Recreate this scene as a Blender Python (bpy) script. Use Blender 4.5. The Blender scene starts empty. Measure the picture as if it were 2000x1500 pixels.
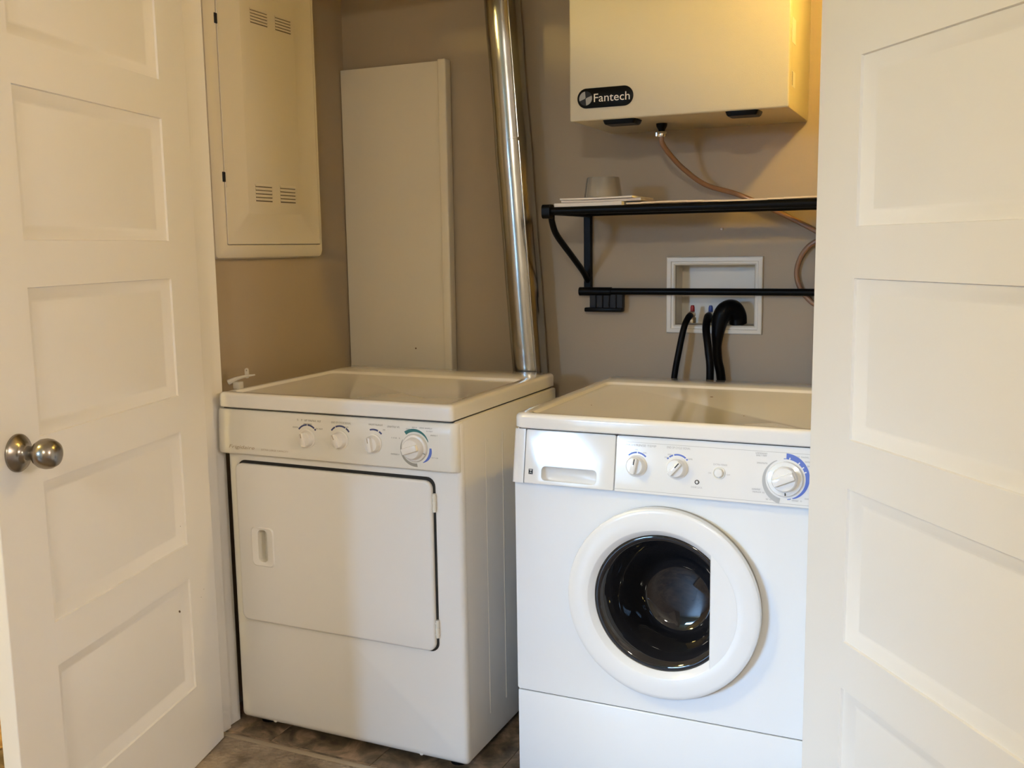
import bpy, bmesh, math, random
from mathutils import Vector, Matrix

random.seed(7)
SC = bpy.context.scene
COL = SC.collection
PI = math.pi

# ---------------------------------------------------------------- camera
F_PX, YAW, PITCH, ROLL, CAM_H = 1935.4, 0.42765, 0.13728, -0.01496, 1.25434
fw = Vector((-math.sin(YAW) * math.cos(PITCH), math.cos(YAW) * math.cos(PITCH), -math.sin(PITCH)))
r0 = Vector((math.cos(YAW), math.sin(YAW), 0))
u0 = r0.cross(fw)
rt = r0 * math.cos(ROLL) + u0 * math.sin(ROLL)
up = -r0 * math.sin(ROLL) + u0 * math.cos(ROLL)
cam_d = bpy.data.cameras.new('camera')
cam_d.sensor_width = 36.0
cam_d.lens = F_PX / 2000 * 36.0
cam_d.clip_start = 0.02
cam = bpy.data.objects.new('camera', cam_d)
cam.matrix_world = Matrix(((rt.x, up.x, -fw.x, 0), (rt.y, up.y, -fw.y, 0), (rt.z, up.z, -fw.z, CAM_H), (0, 0, 0, 1)))
COL.objects.link(cam)
SC.camera = cam

# ---------------------------------------------------------------- world, lights, exposure
SKY = (0.34, 0.60, 1.0)
SKY_STRENGTH = 80.0
BULB_STRENGTH = 510.0  # closet bulb
LAMP_STRENGTH = 250.0  # ceiling lamp near the camera
LAMP_STRENGTH_SIDE = 165.0   # ceiling lamp left of the closet
WARM = (1.0, 0.637, 0.130)  
WARM2 = (1.0, 0.93, 0.78)  
WARM4 = (1.0, 0.88, 0.82)  
FILL_STRENGTH_WALL = 145.0   # unseen wall lamp, added as fill for the left door
WARM3 = (1.0, 0.76, 0.24)  
world = bpy.data.worlds.new('daylight')
SC.world = world
world.use_nodes = True
bg = world.node_tree.nodes['Background']
bg.inputs[0].default_value = (*SKY, 1)
bg.inputs[1].default_value = SKY_STRENGTH
WZ0, WZ1, WY = 0.60, 2.10, -3.0
WINDOWS = ((-3.50, -2.25),)      # window in the wall behind the camera
for wx0, wx1 in WINDOWS:
    pl = bpy.data.lights.new('window_daylight', 'AREA')
    pl.shape = 'RECTANGLE'
    pl.size = wx1 - wx0
    pl.size_y = WZ1 - WZ0
    pl.cycles.is_portal = True
    plo = bpy.data.objects.new('window_daylight', pl)
    plo.location = ((wx0 + wx1) / 2, WY - 0.12, (WZ0 + WZ1) / 2)
    plo.rotation_euler = (PI / 2, 0, 0)           # -Z looks along +Y
    COL.objects.link(plo)
SC.view_settings.view_transform = 'Standard'
SC.view_settings.look = 'None'
SC.view_settings.exposure = 0.08
SC.view_settings.gamma = 1.0
SC.view_settings.use_curve_mapping = False
cy = SC.cycles
cy.use_adaptive_sampling = True
cy.adaptive_threshold = 0.03
cy.max_bounces = 8
cy.use_light_tree = False
cy.diffuse_bounces = 4
cy.glossy_bounces = 3
cy.transmission_bounces = 5
cy.caustics_reflective = False
cy.caustics_refractive = False

# ---------------------------------------------------------------- materials
MATS = {}


def nodes_of(m):
    m.use_nodes = True
    nt = m.node_tree
    return nt, nt.nodes['Principled BSDF']


def mat(name, col, rough=0.5, metal=0.0, spec=0.5, coat=0.0, bump=0.0, bscale=200.0, var=0.0, vscale=8.0, trans=0.0, ior=1.45, emit=None, estr=0.0):
    m = bpy.data.materials.new(name)
    nt, b = nodes_of(m)
    b.inputs['Base Color'].default_value = (*col, 1)
    b.inputs['Roughness'].default_value = rough
    b.inputs['Metallic'].default_value = metal
    b.inputs['Specular IOR Level'].default_value = spec
    b.inputs['Coat Weight'].default_value = coat
    b.inputs['Coat Roughness'].default_value = 0.05
    b.inputs['Transmission Weight'].default_value = trans
    b.inputs['IOR'].default_value = ior
    if emit:
        b.inputs['Emission Color'].default_value = (*emit, 1)
        b.inputs['Emission Strength'].default_value = estr
    tc = nt.nodes.new('ShaderNodeTexCoord')
    if var > 0:
        n = nt.nodes.new('ShaderNodeTexNoise')
        n.inputs['Scale'].default_value = vscale
        n.inputs['Detail'].default_value = 5
        nt.links.new(tc.outputs['Object'], n.inputs['Vector'])
        mx = nt.nodes.new('ShaderNodeMix')
        mx.data_type = 'RGBA'
        nt.links.new(n.outputs['Fac'], mx.inputs['Factor'])
        mx.inputs['A'].default_value = (*[c * (1 - var) for c in col], 1)
        mx.inputs['B'].default_value = (*[min(1, c * (1 + var)) for c in col], 1)
        nt.links.new(mx.outputs['Result'], b.inputs['Base Color'])
    if bump > 0:
        n = nt.nodes.new('ShaderNodeTexNoise')
        n.inputs['Scale'].default_value = bscale
        n.inputs['Detail'].default_value = 3
        nt.links.new(tc.outputs['Object'], n.inputs['Vector'])
        bp = nt.nodes.new('ShaderNodeBump')
        bp.inputs['Strength'].default_value = bump
        bp.inputs['Distance'].default_value = 0.002
        nt.links.new(n.outputs['Fac'], bp.inputs['Height'])
        nt.links.new(bp.outputs['Normal'], b.inputs['Normal'])
    MATS[name] = m
    return m


M_WALL = mat('taupe_wall_paint', (0.385, 0.312, 0.225), 0.55, bump=0.12, bscale=260, var=0.03, vscale=3)
M_ROOMWALL = mat('beige_room_paint', (0.50, 0.45, 0.38), 0.7, bump=0.1, bscale=220, var=0.02)
M_CEIL = mat('white_ceiling_paint', (0.78, 0.76, 0.72), 0.8, bump=0.2, bscale=120)
M_DOOR = mat('cream_door_paint', (0.80, 0.765, 0.70), 0.38, bump=0.05, bscale=150, var=0.01)
M_TRIM = mat('white_trim_paint', (0.80, 0.765, 0.70), 0.38, bump=0.03)
M_DRYER = mat('white_enamel_dryer', (0.80, 0.775, 0.73), 0.28, coat=0.25, var=0.006)
M_DLID = mat('white_enamel_dryer_lid', (0.80, 0.775, 0.73), 0.12, coat=0.6)
M_DCONS = mat('cream_plastic', (0.78, 0.745, 0.66), 0.3, coat=0.2)
M_DKNOB = mat('cream_knob_plastic', (0.80, 0.755, 0.68), 0.3)
M_WASH = mat('white_enamel_washer', (0.83, 0.84, 0.84), 0.3, coat=0.2)
M_WLID = mat('white_enamel_washer_lid', (0.83, 0.82, 0.80), 0.12, coat=0.6)
M_WCONS = mat('white_gloss_plastic', (0.82, 0.82, 0.81), 0.12, coat=0.8)
M_WRING = mat('white_porthole_plastic', (0.83, 0.835, 0.83), 0.25, coat=0.3)
M_BLACK = mat('black_metal', (0.004, 0.004, 0.004), 0.35, spec=0.12)
M_DKGREY = mat('dark_grey_plastic', (0.018, 0.018, 0.020), 0.45, spec=0.2)
M_RUBBER = mat('black_rubber', (0.003, 0.003, 0.0035), 0.4, spec=0.12)
M_GAP = mat('dark_gap', (0.02, 0.019, 0.017), 0.8)
M_GALV = mat('galvanised_steel', (0.42, 0.41, 0.385), 0.2, metal=1.0, bump=0.35, bscale=9, var=0.12, vscale=14)
M_NICKEL = mat('brushed_nickel', (0.30, 0.265, 0.22), 0.26, metal=1.0)
M_CHROME = mat('chrome', (0.75, 0.74, 0.72), 0.12, metal=1.0)
M_FAN = mat('cream_powder_coat', (0.62, 0.55, 0.40), 0.34, bump=0.25, bscale=700)
M_BOARD = mat('white_melamine', (0.76, 0.69, 0.555), 0.4, var=0.01)
M_PANEL = mat('painted_panel_steel', (0.66, 0.60, 0.50), 0.4, bump=0.05, bscale=400)
M_BOX = mat('white_box_plastic', (0.72, 0.68, 0.60), 0.35)
M_PAPER = mat('paper', (0.74, 0.70, 0.66), 0.8, var=0.04, vscale=30)
M_PAPER2 = mat('grey_print_paper', (0.55, 0.52, 0.52), 0.7, var=0.15, vscale=25)
M_CARD = mat('cardboard_sheet', (0.74, 0.60, 0.42), 0.8)
M_CUP = mat('clear_plastic', (0.90, 0.84, 0.74), 0.08, trans=0.7, ior=1.45, coat=1.0)
M_TUBE = mat('amber_vinyl_tube', (0.38, 0.21, 0.125), 0.25, trans=0.25, coat=0.4)
M_RED = mat('red_handle', (0.35, 0.02, 0.02), 0.4)
M_BLUE = mat('blue_handle', (0.03, 0.07, 0.30), 0.4)
M_BRASS = mat('dull_brass', (0.62, 0.55, 0.42), 0.3, metal=1.0)
M_INKB = mat('blue_print', (0.11, 0.17, 0.52), 0.5)
M_INKN = mat('navy_print', (0.06, 0.07, 0.16), 0.5)
M_INKG = mat('teal_print', (0.03, 0.15, 0.14), 0.5)
M_INKGREY = mat('grey_print', (0.45, 0.45, 0.44), 0.5)
M_INKT = mat('taupe_print', (0.34, 0.31, 0.25), 0.5)
M_INKTAN = mat('tan_print', (0.45, 0.36, 0.24), 0.5)
M_GLASS = mat('smoked_glass', (0.012, 0.012, 0.014), 0.03, spec=0.6, coat=0.3)
M_DRUM = mat('drum_steel', (0.10, 0.10, 0.10), 0.12, metal=0.9)
M_MARK = mat('brown_scuff', (0.16, 0.09, 0.04), 0.8)
M_WOODDARK = mat('brown_base', (0.1, 0.08, 0.06), 0.7)
M_PANE = mat('window_glass', (1, 1, 1), 0.0, trans=1.0, ior=1.0, spec=0.0)
M_BULB = mat('lit_bulb', (1, 0.9, 0.7), 0.4, emit=WARM, estr=BULB_STRENGTH)
M_LAMP = mat('lit_diffuser', (1, 0.95, 0.85), 0.4, emit=WARM2, estr=LAMP_STRENGTH)
M_FILLW = mat('lit_fill_shade', (1, 0.95, 0.85), 0.4, emit=WARM4, estr=FILL_STRENGTH_WALL)
M_LAMPHOT = mat('lit_diffuser_side', (1, 0.95, 0.85), 0.4, emit=WARM3, estr=LAMP_STRENGTH_SIDE)


def floor_material():
    m = bpy.data.materials.new('mottled_vinyl')
    nt, b = nodes_of(m)
    tc = nt.nodes.new('ShaderNodeTexCoord')
    geo = nt.nodes.new('ShaderNodeNewGeometry')
    oi = nt.nodes.new('ShaderNodeObjectInfo')
    n1 = nt.nodes.new('ShaderNodeTexNoise')
    n1.noise_dimensions = '4D'
    n1.inputs['Scale'].default_value = 13
    n1.inputs['Detail'].default_value = 7
    n1.inputs['Roughness'].default_value = 0.62
    n1.inputs['Distortion'].default_value = 0.8
    nt.links.new(geo.outputs['Position'], n1.inputs['Vector'])
    mul = nt.nodes.new('ShaderNodeMath')
    mul.operation = 'MULTIPLY'
    mul.inputs[1].default_value = 3.0
    nt.links.new(oi.outputs['Random'], mul.inputs[0])
    nt.links.new(mul.outputs[0], n1.inputs['W'])
    cr = nt.nodes.new('ShaderNodeValToRGB')
    e = cr.color_ramp.elements
    e[0].position, e[0].color = 0.36, (0.060, 0.042, 0.026, 1)
    e[1].position, e[1].color = 0.64, (0.38, 0.26, 0.17, 1)
    k = e.new(0.5)
    k.color = (0.17, 0.125, 0.078, 1)
    nt.links.new(n1.outputs['Fac'], cr.inputs['Fac'])
    nt.links.new(cr.outputs['Color'], b.inputs['Base Color'])
    b.inputs['Roughness'].default_value = 0.45
    return m


def wood_material():
    m = bpy.data.materials.new('honey_wood_floor')
    nt, b = nodes_of(m)
    geo = nt.nodes.new('ShaderNodeNewGeometry')
    mp = nt.nodes.new('ShaderNodeMapping')
    mp.inputs['Scale'].default_value = (3, 22, 3)
    n1 = nt.nodes.new('ShaderNodeTexNoise')
    n1.inputs['Scale'].default_value = 2
    n1.inputs['Detail'].default_value = 6
    cr = nt.nodes.new('ShaderNodeValToRGB')
    e = cr.color_ramp.elements
    e[0].position, e[0].color = 0.3, (0.36, 0.19, 0.06, 1)
    e[1].position, e[1].color = 0.7, (0.66, 0.42, 0.17, 1)
    nt.links.new(geo.outputs['Position'], mp.inputs['Vector'])
    nt.links.new(mp.outputs['Vector'], n1.inputs['Vector'])
    nt.links.new(n1.outputs['Fac'], cr.inputs['Fac'])
    nt.links.new(cr.outputs['Color'], b.inputs['Base Color'])
    b.inputs['Roughness'].default_value = 0.4
    return m


def rug_material():
    m = bpy.data.materials.new('beige_woven_rug')
    nt, b = nodes_of(m)
    tc = nt.nodes.new('ShaderNodeTexCoord')
    v = nt.nodes.new('ShaderNodeTexVoronoi')
    v.inputs['Scale'].default_value = 90
    n1 = nt.nodes.new('ShaderNodeTexNoise')
    n1.inputs['Scale'].default_value = 14
    n1.inputs['Detail'].default_value = 6
    cr = nt.nodes.new('ShaderNodeValToRGB')
    e = cr.color_ramp.elements
    e[0].position, e[0].color = 0.36, (0.17, 0.125, 0.080, 1)
    e[1].position, e[1].color = 0.64, (0.38, 0.30, 0.21, 1)
    bp = nt.nodes.new('ShaderNodeBump')
    bp.inputs['Strength'].default_value = 1.0
    bp.inputs['Distance'].default_value = 0.004
    nt.links.new(tc.outputs['Object'], v.inputs['Vector'])
    nt.links.new(tc.outputs['Object'], n1.inputs['Vector'])
    nt.links.new(n1.outputs['Fac'], cr.inputs['Fac'])
    nt.links.new(cr.outputs['Color'], b.inputs['Base Color'])
    nt.links.new(v.outputs['Distance'], bp.inputs['Height'])
    nt.links.new(bp.outputs['Normal'], b.inputs['Normal'])
    b.inputs['Roughness'].default_value = 0.95
    return m


M_FLOOR = floor_material()
M_WOOD = wood_material()
M_RUG = rug_material()
M_RUGEDGE = mat('rug_binding', (0.36, 0.29, 0.20), 0.9, bump=0.5, bscale=300)

# ---------------------------------------------------------------- helpers
WORLD = {}


def wm(o):
    return WORLD.get(o.name, Matrix.Identity(4))


def empty(name, loc, rz=0.0, label=None, cat=None, group=None, kind=None):
    o = bpy.data.objects.new(name, None)
    o.empty_display_size = 0.05
    COL.objects.link(o)
    o.location = loc
    o.rotation_euler = (0, 0, rz)
    WORLD[o.name] = Matrix.Translation(loc) @ Matrix.Rotation(rz, 4, 'Z')
    tag(o, label, cat, group, kind)
    return o


def tag(o, label=None, cat=None, group=None, kind=None):
    if label:
        o['label'] = label
    if cat:
        o['category'] = cat
    if group:
        o['group'] = group
    if kind:
        o['kind'] = kind
    return o


def mk(name, bm, m, parent=None, smooth=False, local=False, label=None, angle=35):
    """link a bmesh given in world coordinates (or the parent's own, local=True) as one object"""
    if parent is not None and not local:
        bm.transform(wm(parent).inverted())
    bmesh.ops.recalc_face_normals(bm, faces=bm.faces[:])
    me = bpy.data.meshes.new(name)
    bm.to_mesh(me)
    bm.free()
    if smooth:
        for p in me.polygons:
            p.use_smooth = True
        me.set_sharp_from_angle(angle=math.radians(angle))
    me.materials.append(m)
    o = bpy.data.objects.new(name, me)
    COL.objects.link(o)
    if parent is not None:
        o.parent = parent
        WORLD[o.name] = wm(parent)
    if label:
        o['label'] = label
    return o


def BM():
    return bmesh.new()


def box(bm, x0, x1, y0, y1, z0, z1, bev=0.0, seg=2):
    r = bmesh.ops.create_cube(bm, size=1.0)
    vs = r['verts']
    for v in vs:
        v.co = Vector((x0 + (v.co.x + .5) * (x1 - x0), y0 + (v.co.y + .5) * (y1 - y0), z0 + (v.co.z + .5) * (z1 - z0)))
    if bev > 0:
        es = list({e for v in vs for e in v.link_edges})
        bmesh.ops.bevel(bm, geom=es, offset=bev, segments=seg, profile=0.5, affect='EDGES')
    return bm


def bx(x0, x1, y0, y1, z0, z1, bev=0.0, seg=2):
    return box(BM(), x0, x1, y0, y1, z0, z1, bev, seg)


def catmull(pts, n=8):
    P = [Vector(p) for p in pts]
    P = [P[0] * 2 - P[1]] + P + [P[-1] * 2 - P[-2]]
    out = []
    for i in range(1, len(P) - 2):
        for k in range(n):
            t = k / n
            a, b, c, d = P[i - 1], P[i], P[i + 1], P[i + 2]
            out.append(0.5 * ((2 * b) + (c - a) * t + (2 * a - 5 * b + 4 * c - d) * t * t + (3 * b - a - 3 * c + d) * t ** 3))
    out.append(P[-2])
    return out


def tube(bm, pts, r, seg=12, smooth_n=0):
    pts = catmull(pts, smooth_n) if smooth_n else [Vector(p) for p in pts]
    n = len(pts)
    rad = r if callable(r) else (lambda t: r)
    nrm = None
    rings = []
    for i, p in enumerate(pts):
        t = (pts[min(i + 1, n - 1)] - pts[max(i - 1, 0)]).normalized()
        if nrm is None:
            a = Vector((0, 0, 1)) if abs(t.z) < .9 else Vector((1, 0, 0))
            nrm = (a - t * a.dot(t)).normalized()
        else:
            nrm = (nrm - t * nrm.dot(t)).normalized()
        bn = t.cross(nrm)
        rr = rad(i / (n - 1))
        rings.append([bm.verts.new(p + (nrm * math.cos(2 * PI * k / seg) + bn * math.sin(2 * PI * k / seg)) * rr) for k in range(seg)])
    for a, b in zip(rings, rings[1:]):
        for k in range(seg):
            bm.faces.new((a[k], a[(k + 1) % seg], b[(k + 1) % seg], b[k]))
    bm.faces.new(rings[0][::-1])
    bm.faces.new(rings[-1])
    return bm


def lathe(bm, prof, seg=32, origin=(0, 0, 0), axis=(0, 0, 1), caps=True):
    """prof: (radius, height along axis)"""
    ax = Vector(axis).normalized()
    a = Vector((0, 0, 1)) if abs(ax.z) < .9 else Vector((1, 0, 0))
    e1 = (a - ax * a.dot(ax)).normalized()
    e2 = ax.cross(e1)
    o = Vector(origin)
    rings = []
    for r, h in prof:
        if r < 1e-6:
            rings.append([bm.verts.new(o + ax * h)])
        else:
            rings.append([bm.verts.new(o + ax * h + (e1 * math.cos(2 * PI * k / seg) + e2 * math.sin(2 * PI * k / seg)) * r) for k in range(seg)])
    for A, B in zip(rings, rings[1:]):
        for k in range(seg):
            k2 = (k + 1) % seg
            if len(A) == 1 and len(B) == 1:
                continue
            if len(A) == 1:
                bm.faces.new((A[0], B[k], B[k2]))
            elif len(B) == 1:
                bm.faces.new((A[k], A[k2], B[0]))
            else:
                bm.faces.new((A[k], A[k2], B[k2], B[k]))
    if caps:
        for R in (rings[0], rings[-1]):
            if len(R) > 2:
                bm.faces.new(R)
    return bm


def rrect(x0, x1, y0, y1, r, n=6):
    pts = []
    for cx, cy, a0 in ((x1 - r, y1 - r, 0), (x0 + r, y1 - r, PI / 2), (x0 + r, y0 + r, PI), (x1 - r, y0 + r, 1.5 * PI)):
        for k in range(n + 1):
            a = a0 + k / n * PI / 2
            pts.append((cx + r * math.cos(a), cy + r * math.sin(a)))
    return pts


def plate(bm, outer, holes, d0, d1, fn, edge=0.0):
    """flat outline with holes extruded from depth d0 to d1; fn(u, v, d) -> point"""
    loops = [outer] + list(holes)
    rings = {}
    for d in (d0, d1):
        rings[d] = [[bm.verts.new(fn(u, v, d)) for u, v in lp] for lp in loops]
        es = []
        for R in rings[d]:
            for k in range(len(R)):
                es.append(bm.edges.new((R[k], R[(k + 1) % len(R)])))
        bmesh.ops.triangle_fill(bm, use_beauty=True, use_dissolve=True, edges=es)
    for A, B in zip(rings[d0], rings[d1]):
        for k in range(len(A)):
            k2 = (k + 1) % len(A)
            bm.faces.new((A[k], A[k2], B[k2], B[k]))
    return bm


def loft(bm, loops, cap0=True, cap1=True):
    R = [[bm.verts.new(p) for p in lp] for lp in loops]
    n = len(R[0])
    for A, B in zip(R, R[1:]):
        for k in range(n):
            k2 = (k + 1) % n
            bm.faces.new((A[k], A[k2], B[k2], B[k]))
    if cap0:
        bm.faces.new(R[0])
    if cap1:
        bm.faces.new(R[-1])
    return bm


def XZ(y):
    return lambda u, v, d: Vector((u, y + d, v))


def arc_band(bm, c, r0_, r1_, a0, a1, fn, d0, d1, n=24):
    """printed ring segment; angles clockwise from up, degrees; r0_/r1_ may be functions of t"""
    f0 = r0_ if callable(r0_) else (lambda t: r0_)
    f1 = r1_ if callable(r1_) else (lambda t: r1_)
    pts = []
    for k in range(n + 1):
        t = k / n
        a = math.radians(a0 + (a1 - a0) * t)
        pts.append((c[0] + f1(t) * math.sin(a), c[1] + f1(t) * math.cos(a)))
    for k in range(n, -1, -1):
        t = k / n
        a = math.radians(a0 + (a1 - a0) * t)
        pts.append((c[0] + f0(t) * math.sin(a), c[1] + f0(t) * math.cos(a)))
    top = [bm.verts.new(fn(u, v, d0)) for u, v in pts]
    bot = [bm.verts.new(fn(u, v, d1)) for u, v in pts]
    m = n + 1
    for L in (top, bot):
        for k in range(n):
            bm.faces.new((L[k], L[k + 1], L[2 * m - 2 - k], L[2 * m - 1 - k]))
    for k in range(len(top)):
        k2 = (k + 1) % len(top)
        bm.faces.new((top[k], top[k2], bot[k2], bot[k]))
    return bm


def text_bm(s, size, fn, width=None, shear=0.0):
    """lettering as thin mesh; fn(u, v, d) maps flat text to the surface; u from 0 (scaled to width)"""
    cu = bpy.data.curves.new('lettering', 'FONT')
    cu.body = s
    cu.size = size
    cu.shear = shear
    cu.resolution_u = 3
    ob = bpy.data.objects.new('lettering_tmp', cu)
    COL.objects.link(ob)
    bpy.context.view_layer.update()
    me = bpy.data.meshes.new_from_object(ob.evaluated_get(bpy.context.evaluated_depsgraph_get()))
    bm = BM()
    bm.from_mesh(me)
    bpy.data.objects.remove(ob)
    bpy.data.curves.remove(cu)
    bpy.data.meshes.remove(me)
    xs = [v.co.x for v in bm.verts]
    x0, x1 = min(xs), max(xs)
    k = (width / (x1 - x0)) if width else 1.0
    for v in bm.verts:
        v.co = fn((v.co.x - x0) * k, v.co.y, 0)
    return bm


def scribble(u0_, u1_, v, h, fn, d=-0.0003):
    """a row of tiny printed strokes: lettering too small to read"""
    bm = BM()
    u = u0_
    while u < u1_:
        w = h * random.uniform(.35, .6)
        if random.random() > .1:
            a, b = v, v + h
            q = [(u, a), (u + w * .45, a), (u + w * .45, b), (u, b)]
            bm.faces.new([bm.verts.new(fn(x, z, d)) for x, z in q])
            zz = random.choice((a, (a + b) / 2 - h * .1, b - h * .22))
            q = [(u + w * .45, zz), (u + w * .95, zz), (u + w * .95, zz + h * .22), (u + w * .45, zz + h * .22)]
            bm.faces.new([bm.verts.new(fn(x, z, d)) for x, z in q])
        u += w * 1.2
    return bm


# ---------------------------------------------------------------- the room shell
BW = 2.7087       # back wall of the closet
LWX = -1.7986     # left wall of the closet
RWX = 0.320      # right wall of the closet
WF, WB = 1.866, 1.9935   # room face and closet face of the wall with the doors
JL, JR = -1.7316, -0.2150  # door jambs
CEIL = 2.44
RX0, RX1, RY0 = -3.6, 1.7, -3.0


def struct(name, bm, m, label, parent=None, smooth=False):
    o = mk(name, bm, m, parent, smooth)
    o['kind'] = 'structure'
    if label:
        o['label'] = label
    return o


floor = struct('floor', bx(RX0, RX1, RY0 - .15, BW + .1, -0.08, -0.004), M_FLOOR, 'mottled brown vinyl floor below the dryer and the doors')
T = 0.3048
tile_me = None
ox, oy = -1.5799 - 4 * T, 1.9326 - 4 * T
for i in range(-0, 10):
    for j in range(0, 7):
        x0, y0 = ox + i * T, oy + j * T
        if x0 < -2.2 or x0 + T > .25 or y0 + T > BW + .05 or (y0 + T > WF - .02 and (x0 < -2.0)):
            continue
        if tile_me is None:
            bm = bx(0, T - .0015, 0, T - .0015, -.004, 0, .0007, 1)
            o = mk('vinyl_tile', bm, M_FLOOR, floor, local=True)
            tile_me = o.data
        else:
            o = bpy.data.objects.new('vinyl_tile', tile_me)
            COL.objects.link(o)
            o.parent = floor
        o.location = (x0, y0, 0)
struct('floor_wood', bx(RX0, -2.2, RY0, WF, -.004, 0.0), M_WOOD, 'honey coloured wood floor seen past the left door edge')

# back wall with the opening of the washer box
OX0, OX1, OZ0, OZ1 = -.729, -.513, 1.0335, 1.197
wb = BM()
plate(wb, [(LWX - .1, -.0), (RWX + .1, -.0), (RWX + .1, CEIL), (LWX - .1, CEIL)], [[(OX0, OZ0), (OX1, OZ0), (OX1, OZ1), (OX0, OZ1)]], 0, .11, XZ(BW))
struct('wall_back', wb, M_WALL, 'taupe painted back wall of the laundry closet')
struct('wall_left', bx(LWX - .1, LWX, WB, BW, 0, CEIL), M_WALL, 'taupe painted left wall of the laundry closet')
struct('wall_right', bx(RWX, RWX + .1, WB, BW, 0, CEIL), M_WALL, 'taupe painted right wall of the laundry closet')
wd = BM()
box(wd, RX0, JL - .02, WF, WB, 0, CEIL)
box(wd, JR + .02, RX1, WF, WB, 0, CEIL)
box(wd, JL - .02, JR + .02, WF, WB, 2.07, CEIL)
struct('wall_front', wd, M_ROOMWALL, 'wall around the closet opening')
struct('wall_blocker_right', bx(-1.10, -.98, RY0, -.38, 0, CEIL), M_ROOMWALL, 'added unseen beige wall keeping daylight off the right door end')  # light blocker out of view: shades the free end of the right door
struct('wall_blocker_left', bx(RX0, -1.94, -.60, -.48, 0, CEIL), M_ROOMWALL, 'added unseen beige wall behind the camera, cutting daylight on the left')  # light blocker out of view: trims daylight on left door edge and dryer
struct('ceiling', bx(RX0, RX1, RY0, BW, CEIL, CEIL + .08), M_CEIL, 'white painted ceiling')
struct('wall_room_left', bx(RX0 - .1, RX0, RY0, WF, 0, CEIL), M_ROOMWALL, 'beige wall of the room left of the closet')
struct('wall_room_right', bx(RX1, RX1 + .1, RY0, WF, 0, CEIL), M_ROOMWALL, 'beige wall of the room right of the closet')
wr = BM()
plate(wr, [(RX0, 0), (RX1, 0), (RX1, CEIL), (RX0, CEIL)], [[(a, WZ0), (b, WZ0), (b, WZ1), (a, WZ1)] for a, b in WINDOWS], -.12, 0, XZ(RY0))
struct('wall_room_far', wr, M_ROOMWALL, 'beige wall with the window, opposite the closet')
# window
for i, (wx0, wx1) in enumerate(WINDOWS):
    win = empty('window_%d' % (i + 1), ((wx0 + wx1) / 2, RY0, WZ0), label='wide white framed window opposite the closet' if i == 0 else 'narrow white framed window opposite the closet', kind='structure')
    for nm, a in (('frame', (wx0, wx0 + .03, RY0 - .09, RY0 + .01, WZ0, WZ1)), ('frame', (wx1 - .03, wx1, RY0 - .09, RY0 + .01, WZ0, WZ1)),
                  ('frame', (wx0 + .03, wx1 - .03, RY0 - .09, RY0 + .01, WZ1 - .03, WZ1)), ('sill', (wx0 + .03, wx1 - .03, RY0 - .09, RY0 + .03, WZ0, WZ0 + .04))):
        mk(nm, bx(*a), M_TRIM, win)
# the yard beyond the window: grass and an unseen wall added to block the low sky
M_GRASS = mat('grass', (0.10, 0.14, 0.06), 0.9, var=0.3, vscale=4)
M_SKYBLOCK = mat('brown_sky_blocker', (0.10, 0.09, 0.08), 0.8, var=0.1)
struct('ground', bx(-14, 10, -16, RY0 - .15, -.35, -.25), M_GRASS, 'lawn outside the window')
struct('wall_sky_blocker', bx(-14, 10, -11.3, -11.0, -.25, 2.25), M_SKYBLOCK, 'added unseen dark wall beyond the lawn, blocking the low sky')
# door jambs and casing
for nm, side, xj, lab in (('trim_1', -1, JL, 'white jamb and casing at the left of the closet opening'), ('trim_2', 1, JR, 'white jamb and casing at the right of the closet opening')):
    t = empty(nm, (xj, WF, 0), label=lab, kind='structure')
    a, b = sorted((xj, xj + side * .02))
    mk('jamb', bx(a, b, WF - .004, WB + .003, 0, 2.07, .0015, 1), M_TRIM, t)
    a, b = sorted((xj, xj - side * .011))
    mk('door_stop', bx(a, b, WF + .045, WF + .080, 0, 2.05, .002, 1), M_TRIM, t)
    a, b = sorted((xj + side * .012, xj + side * .075))
    mk('casing', bx(a, b, WF - .018, WF - .0005, 0, 2.13, .003, 1), M_TRIM, t)
t = empty('trim_3', (-1, WF, 2.05), label='white head jamb across the top of the closet opening', kind='structure')
mk('head_jamb', bx(JL, JR, WF - .004, WB, 2.05, 2.07), M_TRIM, t)
mk('head_casing', bx(JL - .012, JR + .012, WF - .018, WF - .0005, 2.062, 2.13), M_TRIM, t)
bsm = BM()
box(bsm, RX0, JL - .08, WF - .014, WF - .0005, 0, .1, .003, 1)
struct('baseboard_front', bsm, M_TRIM, 'white baseboard on the wall beside the left door')

# ---------------------------------------------------------------- five-panel doors
DW, DT, DZ0, DZ1 = 0.7507, 0.035, 0.011, 2.035
ST, ZT, PH, PR = 0.1234, 1.911, 0.27344, 0.08461


def panel_mesh(bm, w, h):
    """one moulded panel, both faces: bead, sloped ogee, flat field; face plane y=0 and y=DT"""
    prof = [(0, 0), (.0015, .0045), (.0050, .0052), (.013, .0080), (.022, .0128), (.026, .0140), (.029, .0136)]
    for face in (0, 1):
        loops = []
        for ins, dep in prof:
            y = dep if face == 0 else DT - dep
            loops.append([Vector((ins, y, ins)), Vector((w - ins, y, ins)), Vector((w - ins, y, h - ins)), Vector((ins, y, h - ins))])
        loft(bm, loops, cap0=False, cap1=True)
    return bm


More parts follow.
